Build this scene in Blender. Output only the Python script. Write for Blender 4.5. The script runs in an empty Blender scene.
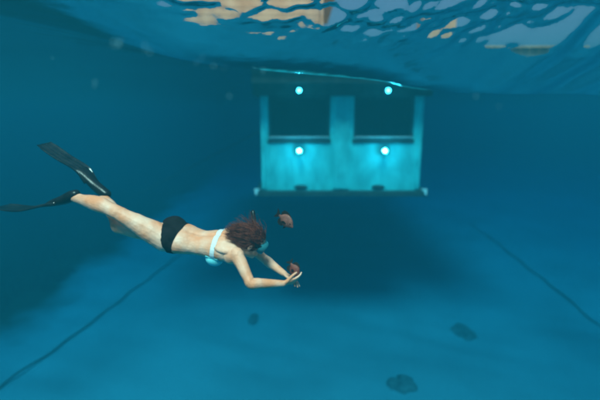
import bpy, bmesh, math, random
import numpy as np
from mathutils import Vector, Matrix, noise as mnoise

random.seed(7); np.random.seed(7)
sc = bpy.context.scene
C = sc.collection
R = math.radians

# ------------------------------------------------------------------ camera
PITCH = R(12.0); CAMZ = -0.95
cam_d = bpy.data.cameras.new('camera'); cam = bpy.data.objects.new('camera', cam_d); C.objects.link(cam)
cam.location = (0, 0, CAMZ); cam.rotation_euler = (R(90) - PITCH, 0, 0)
cam_d.lens = 24; cam_d.sensor_width = 36; cam_d.clip_start = 0.02; cam_d.clip_end = 400
cam_d.dof.use_dof = True; cam_d.dof.focus_distance = 2.95; cam_d.dof.aperture_fstop = 0.6
sc.camera = cam
CO = Vector((0, 0, CAMZ)); F = Vector((0, math.cos(PITCH), -math.sin(PITCH))); U = Vector((0, math.sin(PITCH), math.cos(PITCH)))
def at(px, py, d):                      # a point d metres ahead, from a reading of the photograph
    return CO + F * d + Vector(((px - 300) / 400 * d, 0, 0)) + U * (-(py - 200) / 400 * d)

# ------------------------------------------------------------------ sky and sun
SUN_EL, SUN_AZ = R(60), R(188)          # azimuth clockwise from +Y: behind the camera, a touch left
w = bpy.data.worlds.new('World'); sc.world = w; w.use_nodes = True
nt = w.node_tree; bg = nt.nodes['Background']
sky = nt.nodes.new('ShaderNodeTexSky'); sky.sky_type = 'NISHITA'; sky.sun_disc = False; sky.dust_density = 4.0
sky.sun_elevation = SUN_EL; sky.sun_rotation = SUN_AZ
nt.links.new(sky.outputs[0], bg.inputs[0]); bg.inputs[1].default_value = 0.075
sl = bpy.data.lights.new('sun', 'SUN'); so = bpy.data.objects.new('sun', sl); C.objects.link(so)
sl.energy = 5.0; sl.angle = R(20); sl.color = (1.0, 0.86, 0.67)
sd = Vector((math.sin(SUN_AZ) * math.cos(SUN_EL), math.cos(SUN_AZ) * math.cos(SUN_EL), math.sin(SUN_EL)))
so.rotation_euler = sd.to_track_quat('Z', 'Y').to_euler(); so.location = (0, -10, 20)
vs = sc.view_settings
vs.view_transform = 'Standard'; vs.look = 'None'; vs.exposure = 0.66; vs.gamma = 1.0; vs.use_curve_mapping = False
cy = sc.cycles
cy.use_denoising = True
cy.max_bounces = 8; cy.diffuse_bounces = 2; cy.glossy_bounces = 3; cy.transmission_bounces = 3
cy.volume_bounces = 1; cy.transparent_max_bounces = 16
cy.sample_clamp_indirect = 4.0
cy.filter_width = 2.4

# ------------------------------------------------------------------ materials
def mat(name, col, rough=0.6, noise=None, col2=None, bump=0.0, bscale=40.0, spec=0.3, emit=None, detail=5.0, sheen=0.0):
    m = bpy.data.materials.new(name); m.use_nodes = True
    n = m.node_tree.nodes; L = m.node_tree.links; b = n['Principled BSDF']
    b.inputs['Roughness'].default_value = rough; b.inputs['Specular IOR Level'].default_value = spec
    b.inputs['Base Color'].default_value = (*col, 1)
    tc = n.new('ShaderNodeTexCoord')
    if noise:
        t = n.new('ShaderNodeTexNoise'); t.inputs['Scale'].default_value = noise; t.inputs['Detail'].default_value = detail
        L.new(tc.outputs['Object'], t.inputs['Vector'])
        r = n.new('ShaderNodeValToRGB'); r.color_ramp.elements[0].position = 0.35; r.color_ramp.elements[1].position = 0.68
        r.color_ramp.elements[0].color = (*col, 1); r.color_ramp.elements[1].color = (*(col2 or col), 1)
        L.new(t.outputs['Fac'], r.inputs['Fac']); L.new(r.outputs['Color'], b.inputs['Base Color'])
    if bump:
        t2 = n.new('ShaderNodeTexNoise'); t2.inputs['Scale'].default_value = bscale; t2.inputs['Detail'].default_value = 4
        L.new(tc.outputs['Object'], t2.inputs['Vector'])
        bp = n.new('ShaderNodeBump'); bp.inputs['Strength'].default_value = bump; bp.inputs['Distance'].default_value = 0.02
        L.new(t2.outputs['Fac'], bp.inputs['Height']); L.new(bp.outputs['Normal'], b.inputs['Normal'])
    if emit:
        b.inputs['Emission Color'].default_value = (*emit[0], 1); b.inputs['Emission Strength'].default_value = emit[1]
    return m

M = {}
M['skin'] = mat('skin', (0.90, 0.33, 0.17), 0.45, 8, (0.98, 0.57, 0.42), 0.2, 60)
M['hair'] = mat('hair', (0.10, 0.018, 0.010), 0.55, 30, (0.20, 0.045, 0.025))
M['black_cloth'] = mat('black_cloth', (0.012, 0.011, 0.012), 0.8, 60, (0.018, 0.016, 0.018), 0.2, 300, spec=0.05)
M['white_cloth'] = mat('white_cloth', (0.78, 0.83, 0.84), 0.7, 40, (0.84, 0.86, 0.86), 0.15, 300)
M['aqua_cloth'] = mat('aqua_cloth', (0.16, 0.74, 0.80), 0.7, 40, (0.22, 0.80, 0.85), 0.15, 300)
M['rubber'] = mat('rubber', (0.006, 0.008, 0.009), 0.3, 20, (0.014, 0.016, 0.018), 0.1, 60, spec=0.35)
M['fin_blade'] = mat('fin_blade', (0.006, 0.009, 0.010), 0.15, 9, (0.022, 0.028, 0.030), 0.12, 25, spec=0.6)
M['aqua_plastic'] = mat('aqua_plastic', (0.03, 0.20, 0.24), 0.3)
M['wall_paint'] = mat('wall_paint', (0.06, 0.58, 0.56), 0.8, 2.4, (0.11, 0.88, 0.84), 0.4, 18)
def streaky(m, zs):
    n = m.node_tree.nodes; L = m.node_tree.links
    mp = n.new('ShaderNodeMapping'); mp.inputs['Scale'].default_value = (1.6, 1.6, zs)
    L.new(n['Texture Coordinate'].outputs['Object'], mp.inputs['Vector'])
    L.new(mp.outputs[0], n['Noise Texture'].inputs['Vector'])
streaky(M['wall_paint'], 0.9)
M['frame_metal'] = mat('frame_metal', (0.66, 0.70, 0.70), 0.4, 6, (0.5, 0.55, 0.52))
M['header'] = mat('header', (0.03, 0.04, 0.036), 0.8, 4, (0.06, 0.07, 0.06), 0.4, 20)
M['timber'] = mat('timber', (0.52, 0.24, 0.13), 0.7, 3, (0.68, 0.38, 0.24), 0.3, 30)
M['thatch'] = mat('thatch', (0.30, 0.19, 0.09), 0.9, 12, (0.42, 0.30, 0.16), 0.8, 30)
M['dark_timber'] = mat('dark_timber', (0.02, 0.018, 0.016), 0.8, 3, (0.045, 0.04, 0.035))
M['lamp_metal'] = mat('lamp_metal', (0.35, 0.37, 0.38), 0.35, 15, (0.22, 0.24, 0.24))
M['lens'] = mat('lens', (0.6, 0.9, 1.0), 0.2, emit=((0.16, 0.90, 1.0), 30))
M['lens_bright'] = mat('lens_bright', (0.6, 0.9, 1.0), 0.2, emit=((0.16, 0.90, 1.0), 150))
M['rope'] = mat('rope', (0.06, 0.10, 0.10), 0.9, 30, (0.10, 0.15, 0.15), 0.6, 60)
M['coral'] = mat('coral', (0.06, 0.15, 0.17), 0.9, 6, (0.11, 0.24, 0.26), 0.8, 14)
M['fish_body'] = mat('fish_body', (0.20, 0.07, 0.05), 0.5, 30, (0.34, 0.13, 0.10), 0.2, 90)
M['fish_red'] = mat('fish_red', (0.16, 0.03, 0.02), 0.5, 30, (0.26, 0.07, 0.05), 0.2, 90)
M['fish_fin'] = mat('fish_fin', (0.02, 0.016, 0.014), 0.5)
M['eye'] = mat('eye', (0.01, 0.01, 0.01), 0.1)
M['bubble'] = mat('bubble', (0.22, 0.72, 0.85), 0.3, spec=0.6)
M['seagrass'] = mat('seagrass', (0.012, 0.028, 0.012), 0.7, 1.2, (0.03, 0.05, 0.02))

def glass_mat(name, ior, tint=(1, 1, 1), rough=0.0, bump=None):
    """Fresnel mix of mirror and clear transmission."""
    m = bpy.data.materials.new(name); m.use_nodes = True
    n = m.node_tree.nodes; L = m.node_tree.links; n.clear()
    o = n.new('ShaderNodeOutputMaterial'); mx = n.new('ShaderNodeMixShader')
    fr = n.new('ShaderNodeFresnel'); fr.inputs['IOR'].default_value = ior
    t = n.new('ShaderNodeBsdfTransparent'); t.inputs['Color'].default_value = (*tint, 1)
    g = n.new('ShaderNodeBsdfGlossy'); g.inputs['Roughness'].default_value = rough
    L.new(fr.outputs[0], mx.inputs[0]); L.new(t.outputs[0], mx.inputs[1]); L.new(g.outputs[0], mx.inputs[2]); L.new(mx.outputs[0], o.inputs['Surface'])
    if bump:
        tc = n.new('ShaderNodeTexCoord')
        a = n.new('ShaderNodeTexNoise'); a.inputs['Scale'].default_value = bump[1]; a.inputs['Detail'].default_value = 3; a.inputs['Roughness'].default_value = 0.55
        L.new(tc.outputs['Object'], a.inputs['Vector'])
        bp = n.new('ShaderNodeBump'); bp.inputs['Strength'].default_value = bump[0]; bp.inputs['Distance'].default_value = bump[2]
        L.new(a.outputs['Fac'], bp.inputs['Height'])
        L.new(bp.outputs['Normal'], fr.inputs['Normal']); L.new(bp.outputs['Normal'], g.inputs['Normal'])
    return m
M['water'] = glass_mat('water_surface', 1.22, rough=0.09, bump=(0.07, 10.0, 0.02))
M['pane'] = glass_mat('window_glass', 1.2, (0.75, 0.85, 0.85), 0.02)
M['mask_lens'] = glass_mat('mask_glass', 1.5, (0.45, 0.85, 0.9), 0.03)

def sand_mat():
    m = bpy.data.materials.new('sand'); m.use_nodes = True
    n = m.node_tree.nodes; L = m.node_tree.links; b = n['Principled BSDF']
    b.inputs['Roughness'].default_value = 0.95; b.inputs['Specular IOR Level'].default_value = 0.1
    tc = n.new('ShaderNodeTexCoord')
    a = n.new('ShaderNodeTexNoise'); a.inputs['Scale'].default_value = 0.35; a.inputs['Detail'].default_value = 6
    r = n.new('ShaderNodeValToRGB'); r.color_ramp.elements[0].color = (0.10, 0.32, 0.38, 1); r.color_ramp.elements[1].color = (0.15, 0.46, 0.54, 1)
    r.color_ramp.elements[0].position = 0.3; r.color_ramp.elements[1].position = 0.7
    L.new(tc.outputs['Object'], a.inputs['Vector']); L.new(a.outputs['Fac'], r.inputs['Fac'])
    # darker ground colour between the seagrass on the left bank
    sx = n.new('ShaderNodeSeparateXYZ'); L.new(tc.outputs['Object'], sx.inputs[0])
    nz = n.new('ShaderNodeTexNoise'); nz.inputs['Scale'].default_value = 0.5; nz.inputs['Detail'].default_value = 5; L.new(tc.outputs['Object'], nz.inputs['Vector'])
    def mth(op, *v):
        q = n.new('ShaderNodeMath'); q.operation = op
        for i, x in enumerate(v):
            if isinstance(x, (int, float)): q.inputs[i].default_value = x
            else: L.new(x, q.inputs[i])
        return q.outputs[0]
    wob = mth('MULTIPLY', mth('SUBTRACT', nz.outputs['Fac'], 0.5), 4.0)
    ex = mth('SUBTRACT', mth('MULTIPLY', sx.outputs['X'], -1.0), 8.4)          # >0 left of x=-8.4
    ey = mth('SUBTRACT', sx.outputs['Y'], 10.6)                               # >0 beyond y=10.6
    mk = mth('ADD', mth('MINIMUM', ex, ey), wob)
    mr = n.new('ShaderNodeMapRange'); L.new(mk, mr.inputs[0]); mr.inputs[1].default_value = -0.6; mr.inputs[2].default_value = 1.0
    mx = n.new('ShaderNodeMixRGB'); L.new(mr.outputs[0], mx.inputs[0]); L.new(r.outputs[0], mx.inputs[1]); mx.inputs[2].default_value = (0.035, 0.045, 0.025, 1)
    L.new(mx.outputs[0], b.inputs['Base Color'])
    t2 = n.new('ShaderNodeTexNoise'); t2.inputs['Scale'].default_value = 6; t2.inputs['Detail'].default_value = 8; L.new(tc.outputs['Object'], t2.inputs['Vector'])
    bp = n.new('ShaderNodeBump'); bp.inputs['Strength'].default_value = 0.5; bp.inputs['Distance'].default_value = 0.05
    L.new(t2.outputs['Fac'], bp.inputs['Height']); L.new(bp.outputs[0], b.inputs['Normal'])
    return m
M['sand'] = sand_mat()

# ------------------------------------------------------------------ helpers
def obj(name, me, m=None, parent=None, smooth=True):
    if isinstance(me, bmesh.types.BMesh):
        d = bpy.data.meshes.new(name); me.to_mesh(d); me.free(); me = d
    if m: me.materials.clear(); me.materials.append(M[m])
    if smooth:
        me.polygons.foreach_set('use_smooth', [True] * len(me.polygons))
    o = bpy.data.objects.new(name, me); C.objects.link(o)
    if parent:
        o.parent = parent; o.matrix_parent_inverse = parent.matrix_basis.inverted()
    return o
def tag(o, label, cat, group=None, kind=None):
    if label: o['label'] = label
    if cat: o['category'] = cat
    if group: o['group'] = group
    if kind: o['kind'] = kind
    return o
def empty(name, loc):
    o = bpy.data.objects.new(name, None); C.objects.link(o); o.location = loc; o.empty_display_size = 0.1
    return o
def box(bm, x0, x1, y0, y1, z0, z1, bev=0.0):
    vs_ = [bm.verts.new(p) for p in ((x0,y0,z0),(x1,y0,z0),(x1,y1,z0),(x0,y1,z0),(x0,y0,z1),(x1,y0,z1),(x1,y1,z1),(x0,y1,z1))]
    fs = [bm.faces.new([vs_[i] for i in f]) for f in ((0,3,2,1),(4,5,6,7),(0,1,5,4),(1,2,6,5),(2,3,7,6),(3,0,4,7))]
    if bev:
        es = list({e for f in fs for e in f.edges})
        bmesh.ops.bevel(bm, geom=es, offset=bev, segments=2, affect='EDGES', profile=0.7)
def boxes(name, lst, m, parent, bev=0.006):
    bm = bmesh.new()
    for b in lst: box(bm, *b, bev)
    return obj(name, bm, m, parent, smooth=False)
def ring_loft(bm, rings, cap=True):
    vr = [[bm.verts.new(p) for p in r] for r in rings]
    n = len(vr[0])
    for a, b in zip(vr, vr[1:]):
        for i in range(n): bm.faces.new((a[i], a[(i+1) % n], b[(i+1) % n], b[i]))
    if cap:
        bm.faces.new(list(reversed(vr[0]))); bm.faces.new(vr[-1])
def catmull(pts, n):
    """pts: list of tuples (any numeric vector); returns n-per-segment smooth samples"""
    P = [np.array(p, float) for p in pts]; P = [2*P[0]-P[1]] + P + [2*P[-1]-P[-2]]
    out = []
    for i in range(1, len(P) - 2):
        for k in range(n):
            t = k / n
            out.append(0.5 * ((2*P[i]) + (-P[i-1]+P[i+1])*t + (2*P[i-1]-5*P[i]+4*P[i+1]-P[i+2])*t*t + (-P[i-1]+3*P[i]-3*P[i+1]+P[i+2])*t**3))
    out.append(P[-2]); return out
def tube(bm, pts, seg=12, n=6, ref=None, dome=True):
    """pts: (x,y,z,ra,rb): ellipse radii ra along side axis, rb along the ref axis"""
    S = catmull([tuple(p[:3]) + (p[3], p[4] if len(p) > 4 else p[3]) for p in pts], n)
    ref = Vector(ref) if ref is not None else Vector((0, 0, 1))
    if dome:
        for end in (0, -1):
            a = Vector(S[end][:3]); b = Vector(S[1 if end == 0 else -2][:3]); dr = (a - b)
            dr = dr.normalized() if dr.length > 1e-9 else Vector((1, 0, 0)); ra, rb = S[end][3], S[end][4]; rm = min(ra, rb); ex = []
            for th in (35, 65, 84):
                q = a + dr * rm * math.sin(R(th)); ex.append(np.array((*q, ra * math.cos(R(th)), rb * math.cos(R(th)))))
            S = (list(reversed(ex)) + S) if end == 0 else (S + ex)
    rings = []; prev = None
    for i, s in enumerate(S):
        p = Vector(s[:3]); t = (Vector(S[min(i+1, len(S)-1)][:3]) - Vector(S[max(i-1, 0)][:3])).normalized()
        nn = ref - t * ref.dot(t)
        if nn.length < 0.15 and prev: nn = prev - t * prev.dot(t)
        nn.normalize(); prev = nn; sd_ = t.cross(nn)
        ra, rb = max(s[3], 1e-4), max(s[4], 1e-4)
        rings.append([p + sd_ * ra * math.cos(2*math.pi*k/seg) + nn * rb * math.sin(2*math.pi*k/seg) for k in range(seg)])
    ring_loft(bm, rings)
def ellipsoid(bm, c, ax, seg=20):
    """ax: three Vectors (semi axes)"""
    Mx = Matrix((ax[0], ax[1], ax[2])).transposed().to_4x4(); Mx.translation = Vector(c)
    if Mx.determinant() < 0: Mx = Matrix((ax[0], -Vector(ax[1]), ax[2])).transposed().to_4x4(); Mx.translation = Vector(c)
    bmesh.ops.create_uvsphere(bm, u_segments=seg, v_segments=seg // 2 + 2, radius=1.0, matrix=Mx)

# ------------------------------------------------------------------ setting: seabed, water surface
BED = -7.0
def graded(lo, hi, c, fine, n):
    """n+1 coordinates from lo to hi, dense around c"""
    a = math.asinh((lo - c) / fine); b = math.asinh((hi - c) / fine)
    v = c + fine * np.sinh(np.linspace(a, b, n + 1)); v[0] = lo; v[-1] = hi; return v
def sheet(name, xs, ys, zf, m):
    X, Y = np.meshgrid(xs, ys); Z = zf(X, Y); nx, ny = len(xs), len(ys)
    V = np.stack([X, Y, Z], -1).reshape(-1, 3)
    i = np.arange(nx * ny).reshape(ny, nx)
    Fq = np.stack([i[:-1, :-1], i[:-1, 1:], i[1:, 1:], i[1:, :-1]], -1).reshape(-1, 4)
    me = bpy.data.meshes.new(name); me.from_pydata(V.tolist(), [], Fq.tolist())
    return obj(name, me, m)
def waves(X, Y, n, l0, l1, steep, head, spread, seed):
    g = np.random.RandomState(seed); Z = np.zeros_like(X)
    for k in range(n):
        lam = l0 * (l1 / l0) ** g.rand(); a = head + g.randn() * spread
        Z += steep * lam / (2 * math.pi) * math.sqrt(2 / n) * np.sin(2 * math.pi / lam * (X * math.cos(a) + Y * math.sin(a)) + g.rand() * 6.283)
    return Z
def bed_z(X, Y):
    return BED + waves(X, Y, 14, 2.5, 16, 0.06, 0.6, 0.9, 3) + waves(X, Y, 10, 0.5, 1.4, 0.05, 1.2, 0.3, 4) * np.exp(-((Y - 10) / 14) ** 2)
tag(sheet('seabed', graded(-58, 58, 0, 9, 300), graded(-12, 68, 10, 7, 300), bed_z, 'sand'), None, None, kind='structure')

# line (x, y) and depth of a passing wave's trough, which hangs below the surface in front of the room
TL = [(-6.5, -3.0, .08), (-4.4, 1.2, .10), (-3.2, 2.5, .13), (-2.4, 3.2, .18), (-1.7, 3.6, .28), (-1.0, 4.0, .44), (0.0, 4.5, .55), (1.0, 4.8, .605), (1.65, 5.0, .66), (4.1, 5.5, .70), (9.0, 6.6, .62), (20.0, 8.0, .3)]
TL = np.array(catmull(TL, 6))
def trough(X, Y):
    best = np.full(X.shape, 1e9); sgn = np.ones(X.shape); amp = np.zeros(X.shape)
    for a, b in zip(TL, TL[1:]):
        d = b[:2] - a[:2]; L2 = d @ d; t = np.clip(((X - a[0]) * d[0] + (Y - a[1]) * d[1]) / L2, 0, 1)
        ex, ey = X - a[0] - t * d[0], Y - a[1] - t * d[1]; q = np.hypot(ex, ey); cr_ = d[0] * ey - d[1] * ex
        m_ = q < best; best = np.where(m_, q, best); sgn = np.where(m_, np.sign(cr_), sgn); amp = np.where(m_, a[2] + t * (b[2] - a[2]), amp)
    return best * sgn, amp                                      # negative on the camera's side
def sea_z(X, Y):
    s, A = trough(X, Y)
    s = s + 0.10 * np.sin(1.3 * X + 0.4 * Y)
    q = np.clip(-s / 1.65, 0, 1); face = 0.68 * (0.5 + 0.5 * np.cos(np.pi * q)) + 0.32 * (1 - q) ** 1.3
    wx = np.clip((X - 1.75 + 0.2 * np.sin(3.1 * Y)) / 0.9, 0, 1); wx = wx * wx * (3 - 2 * wx)   # further along, the wave stands steeper near its top
    d0 = -s + 0.05 * np.sin(4.3 * X) + 0.03 * np.sin(11 * X + 2 * Y); u0 = np.clip((d0 - 0.88) / 0.55, 0, 1); u0 = u0 * u0 * (3 - 2 * u0)
    steepf = (1 - 0.52 * np.clip(d0 / 0.95, 0, 1) ** 1.15) * (1 - u0)
    face = face * (1 - wx) + steepf * wx
    Z = -A * np.where(s < 0, face, np.exp(-np.clip(s, 0, None) / 2.2)) + waves(X, Y, 12, 2.0, 6.0, 0.03, 0.9, 0.8, 11)
    near = 1 / (1 + np.exp(-(-s - 0.86 - 0.55 * wx) / 0.09))               # choppy towards the camera, calm on the lower face of the wave
    far = np.clip(1.45 - np.hypot(X, Y) / 7.0, 0.12, 1)
    Z += (0.05 + 0.95 * near) * far * (waves(X, Y, 40, 0.20, 0.75, 0.28, 1.35, 0.6, 12) + waves(X, Y, 44, 0.09, 0.24, 0.34, 1.2, 1.0, 13))
    return np.clip(Z, -1.2, 0.19)
tag(sheet('water', graded(-58, 58, 0.8, 2.6, 560), graded(-12, 68, 4.2, 1.8, 560), sea_z, 'water'), None, None, kind='structure')

# the water itself: even pale-blue volume round everything
bm = bmesh.new(); box(bm, -59, 59, -13, 69, BED - 2.2, 0.21)
hz = obj('haze', bm, None, smooth=False); hz['kind'] = 'stuff'
hm = bpy.data.materials.new('sea_volume'); hm.use_nodes = True; n = hm.node_tree.nodes; n.clear()
ho = n.new('ShaderNodeOutputMaterial'); pv = n.new('ShaderNodeVolumePrincipled')
pv.inputs['Density'].default_value = 0.24
pv.inputs['Color'].default_value = (0.0046, 0.0725, 0.0933, 1)
pv.inputs['Absorption Color'].default_value = (0.0018, 0.3843, 0.5820, 1)
pv.inputs['Anisotropy'].default_value = 0.1
hm.node_tree.links.new(pv.outputs[0], ho.inputs['Volume']); hz.data.materials.append(hm)

# ------------------------------------------------------------------ floating room hung under its raft
RX0, RX1, RY = -0.97, 3.01, 10.0                               # front wall span and plane
ZB, ZS, ZT = -2.82, -1.50, -0.50                               # floor, window sill, window head
rm = empty('underwater_room', ((RX0 + RX1) / 2, RY + 2, ZB))
tag(rm, 'submerged room with pale walls and two wide dark windows, hung under a raft', 'room')
WL = [(RX0 + 0.19, RX0 + 1.71), (RX0 + 2.29, RX1 - 0.21)]      # two window openings
T = 0.20
boxes('front_wall', [(RX0, RX1, RY, RY + T, ZB, ZS), (RX0, WL[0][0], RY, RY + T, ZS, ZT), (WL[0][1], WL[1][0], RY, RY + T, ZS, ZT),
                     (WL[1][1], RX1, RY, RY + T, ZS, ZT)], 'wall_paint', rm, 0.0)
boxes('central_pier', [(WL[0][1] + 0.10, WL[1][0] - 0.10, RY - 0.09, RY - 0.002, ZB + 0.05, ZT)], 'wall_paint', rm, 0.012)
for x in (RX0 + 0.002, RX1 - 0.102):
    boxes('corner_post', [(x, x + 0.10, RY - 0.06, RY - 0.002, ZB + 0.05, ZT)], 'wall_paint', rm, 0.01)
boxes('side_wall', [(RX0, RX0 + T, RY + T, RY + 4, ZB, ZT)], 'wall_paint', rm, 0.0)
boxes('side_wall', [(RX1 - T, RX1, RY + T, RY + 4, ZB, ZT)], 'wall_paint', rm, 0.0)
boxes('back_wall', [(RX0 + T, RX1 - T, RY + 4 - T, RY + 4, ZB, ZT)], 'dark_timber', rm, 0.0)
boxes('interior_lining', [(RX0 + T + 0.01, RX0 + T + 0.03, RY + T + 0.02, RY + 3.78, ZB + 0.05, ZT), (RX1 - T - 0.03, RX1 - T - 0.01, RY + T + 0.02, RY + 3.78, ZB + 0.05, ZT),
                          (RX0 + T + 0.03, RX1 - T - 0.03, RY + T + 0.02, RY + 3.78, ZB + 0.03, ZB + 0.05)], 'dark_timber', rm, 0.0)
boxes('floor_slab', [(RX0 - 0.17, RX1 + 0.20, RY - 0.16, RY + 4.16, ZB - 0.13, ZB)], 'header', rm, 0.015)
boxes('header_beam', [(RX0 - 0.17, RX1 + 0.16, RY - 0.14, RY + 4.14, ZT, 0.16)], 'header', rm, 0.02)
boxes('glint_screen_beam', [(RX0 - 0.12, RX1 + 0.10, RY - 0.72, RY - 0.56, -0.25, 0.16)], 'header', rm, 0.02)  # added dark beam, hides the wall's mirrored bright strip at the waterline
for x in (RX0 - 0.12, RX1 + 0.12):
    bm = bmesh.new()
    tube(bm, [(x, RY - 0.24, ZB - 0.06, .035), (x, RY - 0.16, ZB + 0.02, .045), (x, RY - 0.10, ZB - 0.02, .04)], 10)
    box(bm, x - .07, x + .07, RY - 0.13, RY - 0.05, ZB + 0.003, ZB + 0.05, .01)
    obj('mooring_eye', bm, 'frame_metal', rm)
for x in (0.02, 1.98):
    bm = bmesh.new(); ellipsoid(bm, (x, RY - 0.01, ZB + 0.085), (Vector((.17, 0, 0)), Vector((0, .05, 0)), Vector((0, 0, .06))))
    obj('drain_cowl', bm, 'header', rm)
for (a, b) in WL:
    wd = boxes('window_frame', [(a, b, RY + 0.03, RY + 0.10, ZS, ZS + 0.06), (a, b, RY + 0.03, RY + 0.10, ZT - 0.06, ZT),
                          (a, a + 0.06, RY + 0.03, RY + 0.10, ZS + 0.06, ZT - 0.06), (b - 0.06, b, RY + 0.03, RY + 0.10, ZS + 0.06, ZT - 0.06)], 'header', rm, 0.004)
    boxes('pane', [(a + 0.06, b - 0.06, RY + 0.055, RY + 0.075, ZS + 0.06, ZT - 0.06)], 'pane', wd, 0.0)
    boxes('sill_trim', [(a + 0.03, b - 0.03, RY - 0.05, RY + 0.028, ZS + 0.002, ZS + 0.03)], 'frame_metal', wd, 0.004)
    boxes('sill_ledge', [(a - 0.02, b + 0.02, RY - 0.035, RY - 0.002, ZS - 0.14, ZS - 0.03)], 'header', wd, 0.008)
# raft: deck planks on joists, stretched back and left to enlarge its shadow
RA0, RA1, RB0, RB1 = -5.1, 6.1, 8.9, 26.0
bm = bmesh.new(); x = RA0
while x < RA1 - 0.01:
    box(bm, x, x + 0.19, RB0, RB1, 0.44, 0.48); x += 0.2
obj('deck_planks', bm, 'timber', rm, smooth=False)['kind'] = 'stuff'
for k in range(10):
    y = RB0 + 0.1 + k * (RB1 - RB0 - 0.35) / 9
    boxes('joist', [(RA0, RA1, y, y + 0.15, 0.27, 0.44)], 'timber', rm, 0.01)
# timber cabin standing on the raft
bm = bmesh.new(); z = 0.485
while z < 2.6:
    box(bm, -3.2, 0.5, 11.0, 11.06, z, z + 0.17); z += 0.18
obj('cabin_wall', bm, 'timber', rm, smooth=False)['kind'] = 'stuff'
for x in (-3.3, 0.52): boxes('cabin_wall', [(x, x + 0.08, 11.061, 16.5, 0.485, 2.62)], 'timber', rm, 0.01)
bm = bmesh.new(); v = [bm.verts.new(p) for p in ((-3.8, 10.85, 2.62), (1.1, 10.85, 2.62), (1.1, 17.2, 2.62), (-3.8, 17.2, 2.62), (-1.9, 13.75, 4.4), (-0.8, 13.75, 4.4))]
for f in ((0, 1, 5, 4), (1, 2, 5), (2, 3, 4, 5), (3, 0, 4), (0, 3, 2, 1)): bm.faces.new([v[i] for i in f])
obj('cabin_roof', bm, 'thatch', rm, smooth=False)
boxes('added_timber_box', [(3.0, 3.8, 10.4, 11.0, 0.485, 1.5)], 'timber', rm, 0.02)  # added box, there to show as an orange patch through the waves
# lamps
def lamp(x, z, y, arm_l, label, group, lens):
    t = empty('underwater_lamp', (x, y, z)); tag(t, label, 'lamp', group); yf = y - arm_l
    bm = bmesh.new(); tube(bm, [(x, yf + .03, z, .035), (x, yf, z, .060), (x, yf - .03, z, .066), (x, yf - .04, z, .066)], 20, 4, dome=False)
    obj('housing', bm, 'lamp_metal', t)
    bm = bmesh.new(); ellipsoid(bm, (x, yf - .10, z), (Vector((.047, 0, 0)), Vector((0, .068, 0)), Vector((0, 0, .047))))
    obj('globe', bm, lens, t)
    boxes('arm', [(x - .018, x + .018, yf + .02, y - .004, z - .018, z + .018)], 'lamp_metal', t, .004)
    boxes('mounting_plate', [(x - .06, x + .06, y - .004, y + .008, z - .06, z + .06)], 'lamp_metal', t, .003)
for x in (-0.02, 2.06):
    lamp(x, -0.39, RY - 0.15, 0.10, 'lit round lamp on the dark beam above a window of the submerged room', 'lamps above the windows', 'lens')
    lamp(x, -1.80, RY - 0.01, 0.16, 'lit round lamp on the pale wall below a window of the submerged room', 'lamps below the windows', 'lens_bright')

# ------------------------------------------------------------------ ropes
def rope(name, P, r, label, group=None, wob=0.03, n=14):
    S = catmull([tuple(p) for p in P], n); bm = bmesh.new(); g = np.random.RandomState(len(P) * 7 + int(abs(P[0][0]) * 10))
    ph = g.rand(2) * 6; pts = [(s[0] + wob * math.sin(i * .7 + ph[0]), s[1], s[2] + wob * .4 * math.sin(i * .45 + ph[1]), r) for i, s in enumerate(S)]
    # three twisted strands
    for k in range(3):
        q = []
        for i in range((len(pts) - 1) * 4 + 1):
            a, f = divmod(i, 4); b = min(a + 1, len(pts) - 1); f /= 4
            c = [pts[a][j] * (1 - f) + pts[b][j] * f for j in range(3)]; th = i * 0.9 + k * 2.094
            q.append((c[0] + r * .5 * math.cos(th), c[1], c[2] + r * .5 * math.sin(th), r * .62))
        tube(bm, q, 6, 1)
    o = obj(name, bm, 'rope'); tag(o, label, 'rope', group); return o
def bz(x, y): return float(bed_z(np.array([[x]]), np.array([[y]]))[0, 0])
def bedpath(a, b, n=9):
    return [(a[0] + (b[0] - a[0]) * i / n + .03 * math.sin(i * 2.1), a[1] + (b[1] - a[1]) * i / n, bz(a[0] + (b[0] - a[0]) * i / n, a[1] + (b[1] - a[1]) * i / n) + .05) for i in range(n + 1)]
rope('mooring_rope', bedpath((-7.15, 5.5), (-5.2, 17.5), 5), .023, 'dark rope lying on the sand below the diver, on her fin side')
rope('mooring_rope', bedpath((8.75, 7.5), (9.5, 21.5), 5), .023, 'dark rope lying on bare sand past the dark lump beyond the raft shadow')
rope('mooring_rope', [(RX0 - .1, RY + 3.9, -1.35), (-4.6, 15.8, -3.1), (-8.6, 17.9, -5.1), (-12, 20, BED + .05)], .022,
     'thin taut rope slanting down from the submerged room towards the seagrass', wob=0.0)

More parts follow.
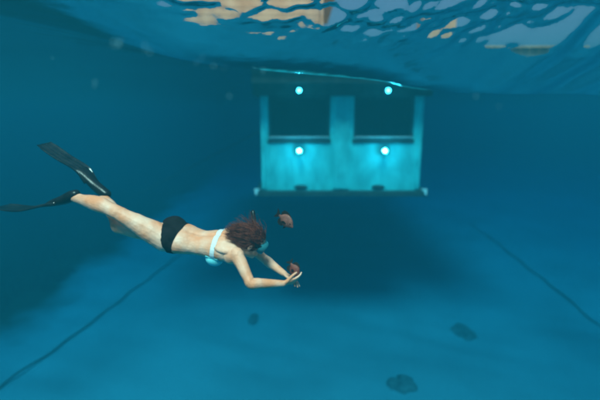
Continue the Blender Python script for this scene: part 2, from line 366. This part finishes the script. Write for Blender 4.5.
# ------------------------------------------------------------------ coral lumps on the sand
def lump(px, py, sx, sy, label, seed):
    el = math.atan((200 - py) / 400) - PITCH; Y = (CAMZ - BED) / math.tan(-el); d = Y * math.cos(PITCH) + (CAMZ - BED) * math.sin(PITCH); X = (px - 300) / 400 * d
    g = random.Random(seed); bm = bmesh.new(); t = empty('coral_lump', (X, Y, BED)); tag(t, label, 'coral')
    for k in range(18):
        a = g.random() * 6.28; rr = g.random() ** .6 * 1.05
        c = Vector((X + sx * .55 * rr * math.cos(a), Y + sy * .55 * rr * math.sin(a), bz(X, Y))); s = (.40 - .15 * rr) * (.6 + .6 * g.random())
        b2 = bmesh.new(); bmesh.ops.create_icosphere(b2, subdivisions=3, radius=1.0)
        for v in b2.verts:
            k1 = 1 + .30 * mnoise.noise(v.co * 1.9 + Vector((seed, k, 0))) + .14 * mnoise.noise(v.co * 5 + Vector((k, seed, 0)))
            v.co = Vector((v.co.x * sx * s * 1.2 * k1, v.co.y * sy * s * 1.2 * k1, v.co.z * min(sx, sy) * s * .8 * k1)) + c
        d_ = bpy.data.meshes.new('tmp'); b2.to_mesh(d_); b2.free(); bm.from_mesh(d_); bpy.data.meshes.remove(d_)
    obj('boulder', bm, 'coral', t)
lump(463, 328, .40, .60, 'dark oval coral lump on pale sand beside the raft shadow', 3)
lump(402, 386, .42, .48, 'wide dark coral lump on the open bright sand, farthest out from the room', 8)
lump(253, 318, .24, .40, 'small faint coral lump on the sand straight below the diver', 13)

# seagrass bank
g = np.random.RandomState(5); bl_v, bl_f = [], []
while len(bl_f) < 16000:
    x, y = -8.8 - 14 * g.rand() ** 1.4, 11.2 + 20 * g.rand() ** 1.2
    if mnoise.noise(Vector((x * .5, y * .5, 3))) + min(-8.8 - x, y - 11.2, 1.5) * .4 < .1: continue
    h = .15 + .25 * g.rand(); a = g.rand() * 6.28; dx, dy = .02 * math.cos(a), .02 * math.sin(a); lx, ly = g.randn(2) * .10; k = len(bl_v); z = BED + .02
    bl_v += [(x-dx, y-dy, z-.15), (x+dx, y+dy, z-.15), (x+dx*.8+lx*.4, y+dy*.8+ly*.4, z+h*.6), (x-dx*.8+lx*.4, y-dy*.8+ly*.4, z+h*.6), (x+lx, y+ly, z+h)]
    bl_f += [(k, k+1, k+2, k+3), (k+3, k+2, k+4)]
me = bpy.data.meshes.new('seagrass'); me.from_pydata(bl_v, [], bl_f)
tag(obj('seagrass', me, 'seagrass', smooth=False), 'dark seagrass bank on the sand at the edge of the open water', 'seagrass', kind='stuff')

# ------------------------------------------------------------------ the diver
pr = empty('person', at(205, 244, 2.95))
tag(pr, 'swimmer in black bikini bottoms, mask and long fins diving with both arms reaching forward', 'person')
bm = bmesh.new()
hipC = at(176, 237, 2.98); chest = at(222, 248, 2.93); neckB = at(238, 248, 2.93); headC = at(252, 242, 2.90)
u = (neckB - hipC).normalized()
ROLL = R(20)
n0 = (Vector((0, 0, 1)) * math.cos(ROLL) + Vector((0, -1, 0)) * math.sin(ROLL)); nb = (n0 - u * n0.dot(u)).normalized()   # out of the back
lf = nb.cross(u).normalized()                                                     # towards her left (away from the camera)
if lf.y < 0: lf = -lf
def B(s, l=0.0, b=0.0): return hipC + u * s + lf * l + nb * b                     # along spine, to her left, out of the back
def bt(s, b, w, d): p = B(s, 0, b); return (*p, w, d)
LEN = (neckB - hipC).length
k = LEN / 0.46
tube(bm, [bt(-.07*k, -.005, .110, .078), bt(-.01*k, 0, .142, .097), bt(.06*k, -.003, .142, .093), bt(.15*k, -.012, .118, .080), bt(.22*k, -.010, .116, .081),
          bt(.31*k, 0, .130, .092), bt(.39*k, .006, .140, .094), bt(.45*k, .010, .116, .070), bt(.49*k, .012, .072, .055)], 28, 5, ref=nb)
for s in (1, -1):
    ellipsoid(bm, B(-.035, s*.064, .046), (u*.092, lf*.074, nb*.072))                # buttocks
    ellipsoid(bm, B(.315*k, s*.078, -.064), (u*.064, lf*.060, nb*.050))              # bust
    ellipsoid(bm, B(.40*k, s*.085, .056), (u*.085, lf*.058, nb*.030))                # shoulder blades
tube(bm, [(*B(.45*k, 0, .015), .062, .055), (*(neckB + (headC-neckB)*.45), .050, .050), (*(headC - (headC-neckB)*.15), .050, .050)], 16, 4, ref=nb)
# head: crown forward-up, face turned down towards the hands
fd = (Vector((.80, .22, -.62))).normalized()                                       # where the face looks
cr = (Vector((.62, -.05, .78))); cr = (cr - fd * cr.dot(fd)).normalized()            # crown
er = fd.cross(cr).normalized()
def H(f, c, e=0.0): return headC + fd * f + cr * c + er * e
ellipsoid(bm, H(-.012, .025), (fd*.098, cr*.092, er*.076))
ellipsoid(bm, H(.018, -.035), (fd*.072, cr*.085, er*.062))
ellipsoid(bm, H(.055, -.088), (fd*.030, cr*.024, er*.028))                           # chin
tube(bm, [(*H(.083, .002), .009), (*H(.100, -.022), .012), (*H(.104, -.036), .014)], 8, 4, ref=fd)     # nose
ellipsoid(bm, H(.084, -.062), (fd*.010, cr*.009, er*.024))                           # mouth
for s in (1, -1): ellipsoid(bm, H(-.012, -.010, s*.078), (fd*.018, cr*.030, er*.009))   # ears
# arms
def arm(sh, el, wr, side):
    sh, el, wr = map(Vector, (sh, el, wr)); ref = nb
    tube(bm, [(*(sh - (el-sh)*.06), .050), (*sh, .050), (*sh.lerp(el, .35), .043), (*sh.lerp(el, .8), .036), (*el, .036), (*el.lerp(wr, .22), .037),
              (*el.lerp(wr, .6), .030), (*wr, .024, .021)], 16, 5, ref=ref)
shN, elN, wrN = at(237.5, 256, 2.80), at(250.5, 283.5, 2.72), at(283, 283.5, 2.80)
shF = B(.42*k, .150, -.005); elF = at(264, 259, 3.12); wrF = at(284.5, 274, 2.98)
tube(bm, [(*B(.43*k, 0, .0), .06), (*B(.43*k, -.09, .0), .058), (*shN, .052)], 16, 4, ref=nb)
tube(bm, [(*B(.43*k, 0, .0), .06), (*B(.43*k, .09, .0), .058), (*shF, .052)], 16, 4, ref=nb)
arm(shN, elN, wrN, -1); arm(shF, elF, wrF, 1)
# hands: palm, four fingers of different length, thumb
def hand(wr, dirv, palm_n, thumb_s, curl):
    d = Vector(dirv).normalized(); pn = Vector(palm_n); pn = (pn - d * pn.dot(d)).normalized(); sd_ = d.cross(pn).normalized() * thumb_s   # sd_: towards the thumb
    wr = Vector(wr)
    tube(bm, [(*(wr - d*.01), .023, .019), (*(wr + d*.03), .032, .016), (*(wr + d*.065), .039, .0145), (*(wr + d*.088), .037, .012)], 14, 4, ref=pn)
    for off, ln, sp in ((.031, .070, .10), (.0105, .079, .02), (-.0105, .073, -.05), (-.031, .057, -.14)):
        p = wr + d*.085 + sd_*off; dd = (d + sd_*sp).normalized(); pts = [(*(p - dd*.02), .0092)]; ang = 0
        for seg, rr in ((.45, .0090), (.30, .0082), (.25, .0070)):
            ang += curl; q = (dd*math.cos(ang) + pn*math.sin(ang)); pts.append((*p, rr)); p = p + q*ln*seg
        pts.append((*p, .0062)); tube(bm, pts, 8, 3, ref=sd_)
    p0 = wr + d*.025 + sd_*.022; dd = (d*.72 + sd_*.62 + pn*.30).normalized()
    p1 = p0 + dd*.042; d2 = (d*.9 + sd_*.25 + pn*.35).normalized(); p2 = p1 + d2*.030; p3 = p2 + (d*.95 + pn*.35).normalized()*.022
    tube(bm, [(*p0, .014), (*p1, .0105), (*p2, .0092), (*p3, .0072)], 8, 4, ref=pn)
hand(wrN, at(300, 279, 2.86) - wrN, Vector((.1, .8, .6)), 1, R(14))
hand(wrF, at(299, 284, 2.86) - wrF, Vector((-.15, -.35, -.9)), 1, R(12))
# legs
hN = B(-.045, -.068, .020); hF = B(-.045, .058, -.045)
knA, anA = at(117, 212.5, 2.88), at(74, 197, 2.98)                                 # near leg, nearly straight
knB, anB = at(118, 226.5, 3.04), at(103.5, 196, 3.27)                                # far leg, knee bent down, shin up behind
def leg(h, kn, an, calf_dir):
    h, kn, an = map(Vector, (h, kn, an)); cd = Vector(calf_dir)
    tube(bm, [(*(h + (h-kn)*.08), .085), (*h, .092), (*h.lerp(kn, .3), .084), (*h.lerp(kn, .65), .067), (*h.lerp(kn, .93), .053), (*kn, .050),
              (*(kn.lerp(an, .12)+cd*.004), .049), (*(kn.lerp(an, .35)+cd*.016), .058), (*(kn.lerp(an, .62)+cd*.010), .050), (*kn.lerp(an, .88), .037), (*an, .035)], 20, 5, ref=nb)
leg(hN, knA, anA, nb); leg(hF, knB, anB, Vector((.6, .3, .5)).normalized())
toeA = at(52, 203, 3.02); toeB = at(84, 171.5, 3.30)
def foot(an, toe, up, heel):
    an, toe = Vector(an), Vector(toe); d = (toe-an).normalized()
    tube(bm, [(*(an + Vector(heel)), .028), (*(an + d*.03 + Vector(heel)*.6), .034, .032), (*an.lerp(toe, .5), .036, .026), (*an.lerp(toe, .85), .042, .018), (*toe, .034, .010)], 14, 4, ref=up)
upA = (Vector((.05, -.02, 1))).normalized(); upB = Vector((.55, -.35, .75)).normalized()
heelA = Vector((.01, 0, .02)); heelB = Vector((.030, -.01, .02))
foot(anA, toeA, upA, heelA); foot(anB, toeB, upB, heelB)

raw = bpy.data.meshes.new('raw'); bm.to_mesh(raw); bm.free()
ro = bpy.data.objects.new('raw', raw); C.objects.link(ro)
md = ro.modifiers.new('r', 'REMESH'); md.mode = 'VOXEL'; md.voxel_size = 0.0036; md.use_smooth_shade = True
sm = ro.modifiers.new('s', 'SMOOTH'); sm.factor = 0.5; sm.iterations = 5
dg = bpy.context.evaluated_depsgraph_get(); body_me = bpy.data.meshes.new_from_object(ro.evaluated_get(dg)); body_me.name = 'body'
bpy.data.objects.remove(ro); bpy.data.meshes.remove(raw)
body = obj('body', body_me, 'skin', pr)
nv = len(body_me.vertices); co = np.empty(nv * 3); body_me.vertices.foreach_get('co', co); co = co.reshape(-1, 3)
no = np.empty(nv * 3); body_me.vertex_normals.foreach_get('vector', no); no = no.reshape(-1, 3)
rel = co - np.array(hipC); ss, ll, bb = rel @ np.array(u), rel @ np.array(lf), rel @ np.array(nb)
# spine furrow and slight unevenness of the flesh
dv_ = -.009 * np.exp(-(ll / .016) ** 2) * (bb > 0) * np.clip((ss - .06) / .05, 0, 1) * np.clip((.43 * k - ss) / .05, 0, 1)
calm = np.linalg.norm(co - np.array(wrN.lerp(wrF, .5)), axis=1) > .22
dv_ = dv_ + np.array([.0045 * mnoise.noise(Vector(p) * 11) + .002 * mnoise.noise(Vector(p) * 28) for p in co]) * calm
co = co + no * dv_[:, None]; body_me.vertices.foreach_set('co', co.ravel()); body_me.update()
polys = [tuple(p.vertices) for p in body_me.polygons]
def garment(name, val, off, m):
    """the body's faces where val > 0, lifted off the skin and cut cleanly along val = 0"""
    keep = [p for p in polys if max(val[i] for i in p) > 0]
    ids = sorted({i for p in keep for i in p}); mp = {i: j for j, i in enumerate(ids)}
    g_bm = bmesh.new(); P = co + no * (off * np.clip((val + .004) / .006, 0.25, 1))[:, None]
    vv = [g_bm.verts.new(P[i]) for i in ids]
    for p in keep: g_bm.faces.new([vv[mp[i]] for i in p])
    return obj(name, g_bm, m, pr)
inleg = 1.0
# bikini bottom: band round the hips narrowing to the crotch; backs of thighs bare
wb = np.clip((bb + .035) / .07, 0, 1); wb = wb * wb * (3 - 2 * wb)
hipcut = wb * (ss + .046 + .022 * np.clip(bb / .07, 0, 1) + .055 * np.clip(ll / .06, 0, 1) + .018 * np.clip(1 - np.abs(ll) / .13, 0, 1) - .030 * np.clip(np.abs(ll) / .15, 0, 1)) + (1 - wb) * (ss + .085 - .075 * np.clip(np.abs(ll) / .14, 0, 1))
v1 = np.minimum(.056 + .18 * ll * (ll < 0) - ss, hipcut)
garment('bikini_bottom', np.where(np.abs(ll) < .25, v1, -1), .0045, 'black_cloth')
# bikini top: band round the back, cups in front
armfree = (np.abs(ll) < .165) 
band = .016 - np.abs(ss - (.315 * k - .02 * 0)); 
garment('bikini_top', np.where(armfree & (bb > -.030), band, -1), .005, 'white_cloth')
cup = .064 - np.sqrt((ss - .315 * k) ** 2 + (np.abs(ll) - .085) ** 2)
for side in (1, -1): garment('bikini_cup', np.where((bb < -.020) & armfree & (ll * side > .006), cup, -1), .006, 'aqua_cloth')

# hair: cap plus floating strands
hb = bmesh.new(); hr = random.Random(4)
for i in range(2950):
    z = hr.uniform(-.55, 1); a = hr.uniform(0, 6.2832); q = math.sqrt(1 - z*z)
    dv = cr * z + (fd * math.cos(a) + er * math.sin(a)) * q
    if dv.dot(fd) > .50 + .30 * max(z, 0) : continue
    p = headC - fd*.012 + cr*.025 + fd*(.100*dv.dot(fd)) + cr*(.094*dv.dot(cr)) + er*(.079*dv.dot(er))
    flow = (-fd*.55 + -u*.55 + Vector((0, -.05, .02)) + cr*.0); flow.normalize()
    ln = hr.uniform(.05, .125); pts = []; d = (dv + flow*.9).normalized(); ph = hr.random()*6
    r0 = hr.uniform(.0022, .0042)
    for j in range(5):
        pts.append((*p, r0 * (1 - j*.17), r0*.6 * (1 - j*.17)))
        wv = Vector((mnoise.noise(p*14 + Vector((i*.01, 0, 0))), mnoise.noise(p*14 + Vector((5, i*.01, 0))), mnoise.noise(p*14 + Vector((0, 9, i*.01)))))
        d = (d*.55 + flow*.45 - (p-headC).normalized()*.30 + wv*.25).normalized(); p = p + d*ln/4
    if i >= 2600:                                              # loose strands drifting off the head
        q_ = p; pts = [(*pts[0][:3], .0016)]; p = Vector(pts[0][:3]); d = (dv*.7 + flow*.6).normalized()
        for j in range(6):
            wv = Vector((mnoise.noise(p*16 + Vector((i, 0, 0))), mnoise.noise(p*16 + Vector((5, i, 0))), mnoise.noise(p*16 + Vector((0, 9, i)))))
            d = (d*.7 + flow*.25 + Vector((0, 0, .12)) + wv*.7).normalized(); p = p + d*ln*.17; pts.append((*p, .0015 - j*.0002))
    tube(hb, pts, 4, 2, dome=False)
obj('hair', hb, 'hair', pr)

# mask: skirt, lens, strap; snorkel on the far side
mk = bmesh.new()
rings = []
for (f, sx, sy) in ((.058, .074, .046), (.080, .076, .050), (.105, .070, .046), (.110, .066, .042), (.104, .062, .038)):
    rings.append([H(f - .016*(math.cos(t))**2, .014 + sy*math.sin(t)*(1.0 if math.sin(t) > 0 else 1.1), sx*math.cos(t)) for t in [2*math.pi*j/32 for j in range(32)]])
ring_loft(mk, rings, cap=False); mask = obj('mask', mk, 'aqua_plastic', pr)
lm = bmesh.new(); rings = []
for f in (.100, .106):
    rings.append([H(f - .014*(math.cos(t))**2, .014 + .040*math.sin(t), .064*math.cos(t)) for t in [2*math.pi*j/32 for j in range(32)]])
ring_loft(lm, rings); obj('lens', lm, 'mask_lens', mask)
st = bmesh.new(); pts = []
for j in range(21):
    t = R(20 + 320*j/20); pts.append((*H(-.012 + .112*math.cos(t), .020 + .015*math.sin(t/2), .083*math.sin(t)), .003, .012))
tube(st, pts, 8, 2, ref=cr); obj('strap', st, 'rubber', mask)
sn = bmesh.new(); b0 = H(.070, -.070, .02)
tube(sn, [(*b0, .012), (*H(.085, -.075, -.05), .012), (*H(.05, -.035, -.098), .0125), (*H(-.0, .05, -.112), .0125), (*at(255, 227, 3.02), .0145), (*at(253, 212, 3.05), .017)], 12, 5, ref=er)
obj('snorkel', sn, 'rubber', pr)

# fins
def fin(an, toe, tip, mid, up, w0, w1, heel):
    an, toe, tip, mid, up = map(Vector, (an, toe, tip, mid, up)); d = (toe-an).normalized()
    fn = empty('swim_fin', an); fn.parent = pr; fn.matrix_parent_inverse = pr.matrix_basis.inverted()
    pb = bmesh.new()
    tube(pb, [(*(an + Vector(heel) - d*.004), .038, .035), (*(an + d*.035 + Vector(heel)*.55), .043, .042), (*an.lerp(toe, .5), .046, .036), (*an.lerp(toe, .9), .055, .027), (*(toe + d*.03), .054, .014)], 20, 5, ref=up)
    o1 = obj('foot_pocket', pb, 'rubber', fn)
    cb = bmesh.new()
    S = catmull([tuple(an.lerp(toe, .62) - up*.012), tuple(toe + d*.03), tuple(mid), tuple(tip)], 8)
    rings = []; N = len(S); frames = []
    for i, s in enumerate(S):
        p = Vector(s); t = (Vector(S[min(i+1, N-1)]) - Vector(S[max(i-1, 0)])).normalized(); nn = (up - t*up.dot(t)).normalized(); sv = t.cross(nn)
        f = i/(N-1); wd = w0 + (w1-w0)*min(1, f*1.25); th = .006*(1-f)+.0016
        if f > .93: wd *= .90
        prof = [(-1, 0), (-.97, 1.9), (-.86, 2.0), (-.82, .6), (-.3, .6), (-.27, 1.2), (-.2, 1.2), (-.17, .6), (.17, .6), (.2, 1.2), (.27, 1.2), (.3, .6), (.82, .6), (.86, 2.0), (.97, 1.9), (1, 0)]
        ring = [p + sv*wd*a + nn*th*b for a, b in prof] + [p + sv*wd*a - nn*th*b for a, b in reversed(prof[1:-1])]
        rings.append(ring)
    ring_loft(cb, rings); obj('blade', cb, 'fin_blade', fn)
    return fn
fin(anA, toeA, at(1, 206.0, 3.16), at(26, 208.8, 3.10), upA, .060, .090, heelA)
fin(anB, toeB, at(44, 143.5, 3.42), at(63, 157, 3.38), upB, .056, .074, heelB)

# ------------------------------------------------------------------ two small fish
def fish(c, head_d, up, L_, bodym, label):
    c = Vector(c); f = Vector(head_d).normalized(); upv = Vector(up); upv = (upv - f*upv.dot(f)).normalized(); sv = f.cross(upv)
    t = empty('reef_fish', c); tag(t, label, 'fish', None)
    P = lambda a, b, s=0: c + f*(a*L_) + upv*(b*L_) + sv*(s*L_)
    bm = bmesh.new()
    tube(bm, [(*P(-.42, .0), .02*L_, .06*L_), (*P(-.33, .0), .035*L_, .09*L_), (*P(-.15, .01), .085*L_, .26*L_), (*P(.05, .015), .115*L_, .33*L_), (*P(.25, .0), .10*L_, .26*L_), (*P(.40, -.03), .06*L_, .14*L_), (*P(.49, -.05), .022*L_, .05*L_)], 20, 5, ref=upv)
    obj('body', bm, bodym, t)
    def finmesh(name, outline):
        q = bmesh.new(); n_ = len(outline); th = .006*L_
        a = [q.verts.new(P(x, y, 0) + sv*th) for x, y in outline]; b = [q.verts.new(P(x, y, 0) - sv*th) for x, y in outline]
        q.faces.new(a); q.faces.new(list(reversed(b)))
        for i in range(n_): q.faces.new((a[i], b[i], b[(i+1) % n_], a[(i+1) % n_]))
        obj(name, q, 'fish_fin', t, smooth=False)
    finmesh('tail_fin', [(-.38, .05), (-.50, .17), (-.66, .27), (-.60, .08), (-.58, 0), (-.60, -.08), (-.66, -.27), (-.50, -.17), (-.38, -.05)])
    finmesh('dorsal_fin', [(.20, .26), (.14, .36), (.02, .42), (-.14, .44), (-.30, .40), (-.38, .24), (-.34, .08), (-.15, .22), (.05, .30)])
    finmesh('anal_fin', [(.02, -.28), (-.06, -.38), (-.20, -.42), (-.34, -.36), (-.38, -.2), (-.34, -.08), (-.15, -.2)])
    finmesh('pelvic_fin', [(.20, -.22), (.14, -.38), (.06, -.44), (.08, -.26)])
    for s in (1, -1):
        e = bmesh.new(); ellipsoid(e, P(.33, .055, s*.075), (f*.035*L_, upv*.035*L_, sv*.02*L_), 12); obj('eye', e, 'eye', t)
        q = bmesh.new(); o0 = P(.14, -.05, s*.11); a = [q.verts.new(v) for v in (o0, P(.02, .03, s*.18), P(-.08, -.02, s*.22), P(-.06, -.12, s*.20), P(.04, -.14, s*.16))]
        q.faces.new(a); r_ = bmesh.ops.extrude_face_region(q, geom=q.faces[:]); bmesh.ops.translate(q, verts=[v for v in r_['geom'] if isinstance(v, bmesh.types.BMVert)], vec=sv*.008*L_)
        obj('pectoral_fin', q, 'fish_fin', t, smooth=False)
fish(at(285.5, 220.5, 2.9), (.72, -.45, -.50), (.35, -.2, .9), .150, 'fish_body', 'pinkish brown deep bodied fish hovering in open water beside the snorkel')
fish(at(294, 269.5, 2.86), (.45, -.35, -.8), (.75, -.1, .55), .115, 'fish_red', 'small dark red fish held close against the fingers of the diver')

# ------------------------------------------------------------------ bubbles drifting under the surface
bb_ = bmesh.new(); g = np.random.RandomState(9)
for (px, py, d, n_, sp) in ((115, 43, 1.1, 7, .008), (147, 48, 1.1, 6, .008), (122, 46, 1.15, 3, .012), (201, 61, 1.25, 3, .012), (214, 66, 1.2, 4, .012), (228, 97, 1.2, 2, .005), (94, 86, 1.2, 2, .008), (262, 71, 1.3, 2, .008), (470, 98, 1.2, 1, .01), (495, 103, 1.2, 1, .01), (50, 59, 1.6, 1, .01)):
    for i in range(n_):
        p = at(px, py, d) + Vector(g.randn(3) * (sp, sp, sp * .45)); r_ = .0010 + .0015 * g.rand()
        bmesh.ops.create_icosphere(bb_, subdivisions=1, radius=r_, matrix=Matrix.Translation(p))
tag(obj('bubbles', bb_, 'bubble'), 'loose clouds of tiny air bubbles drifting under the surface', 'bubbles', kind='stuff')
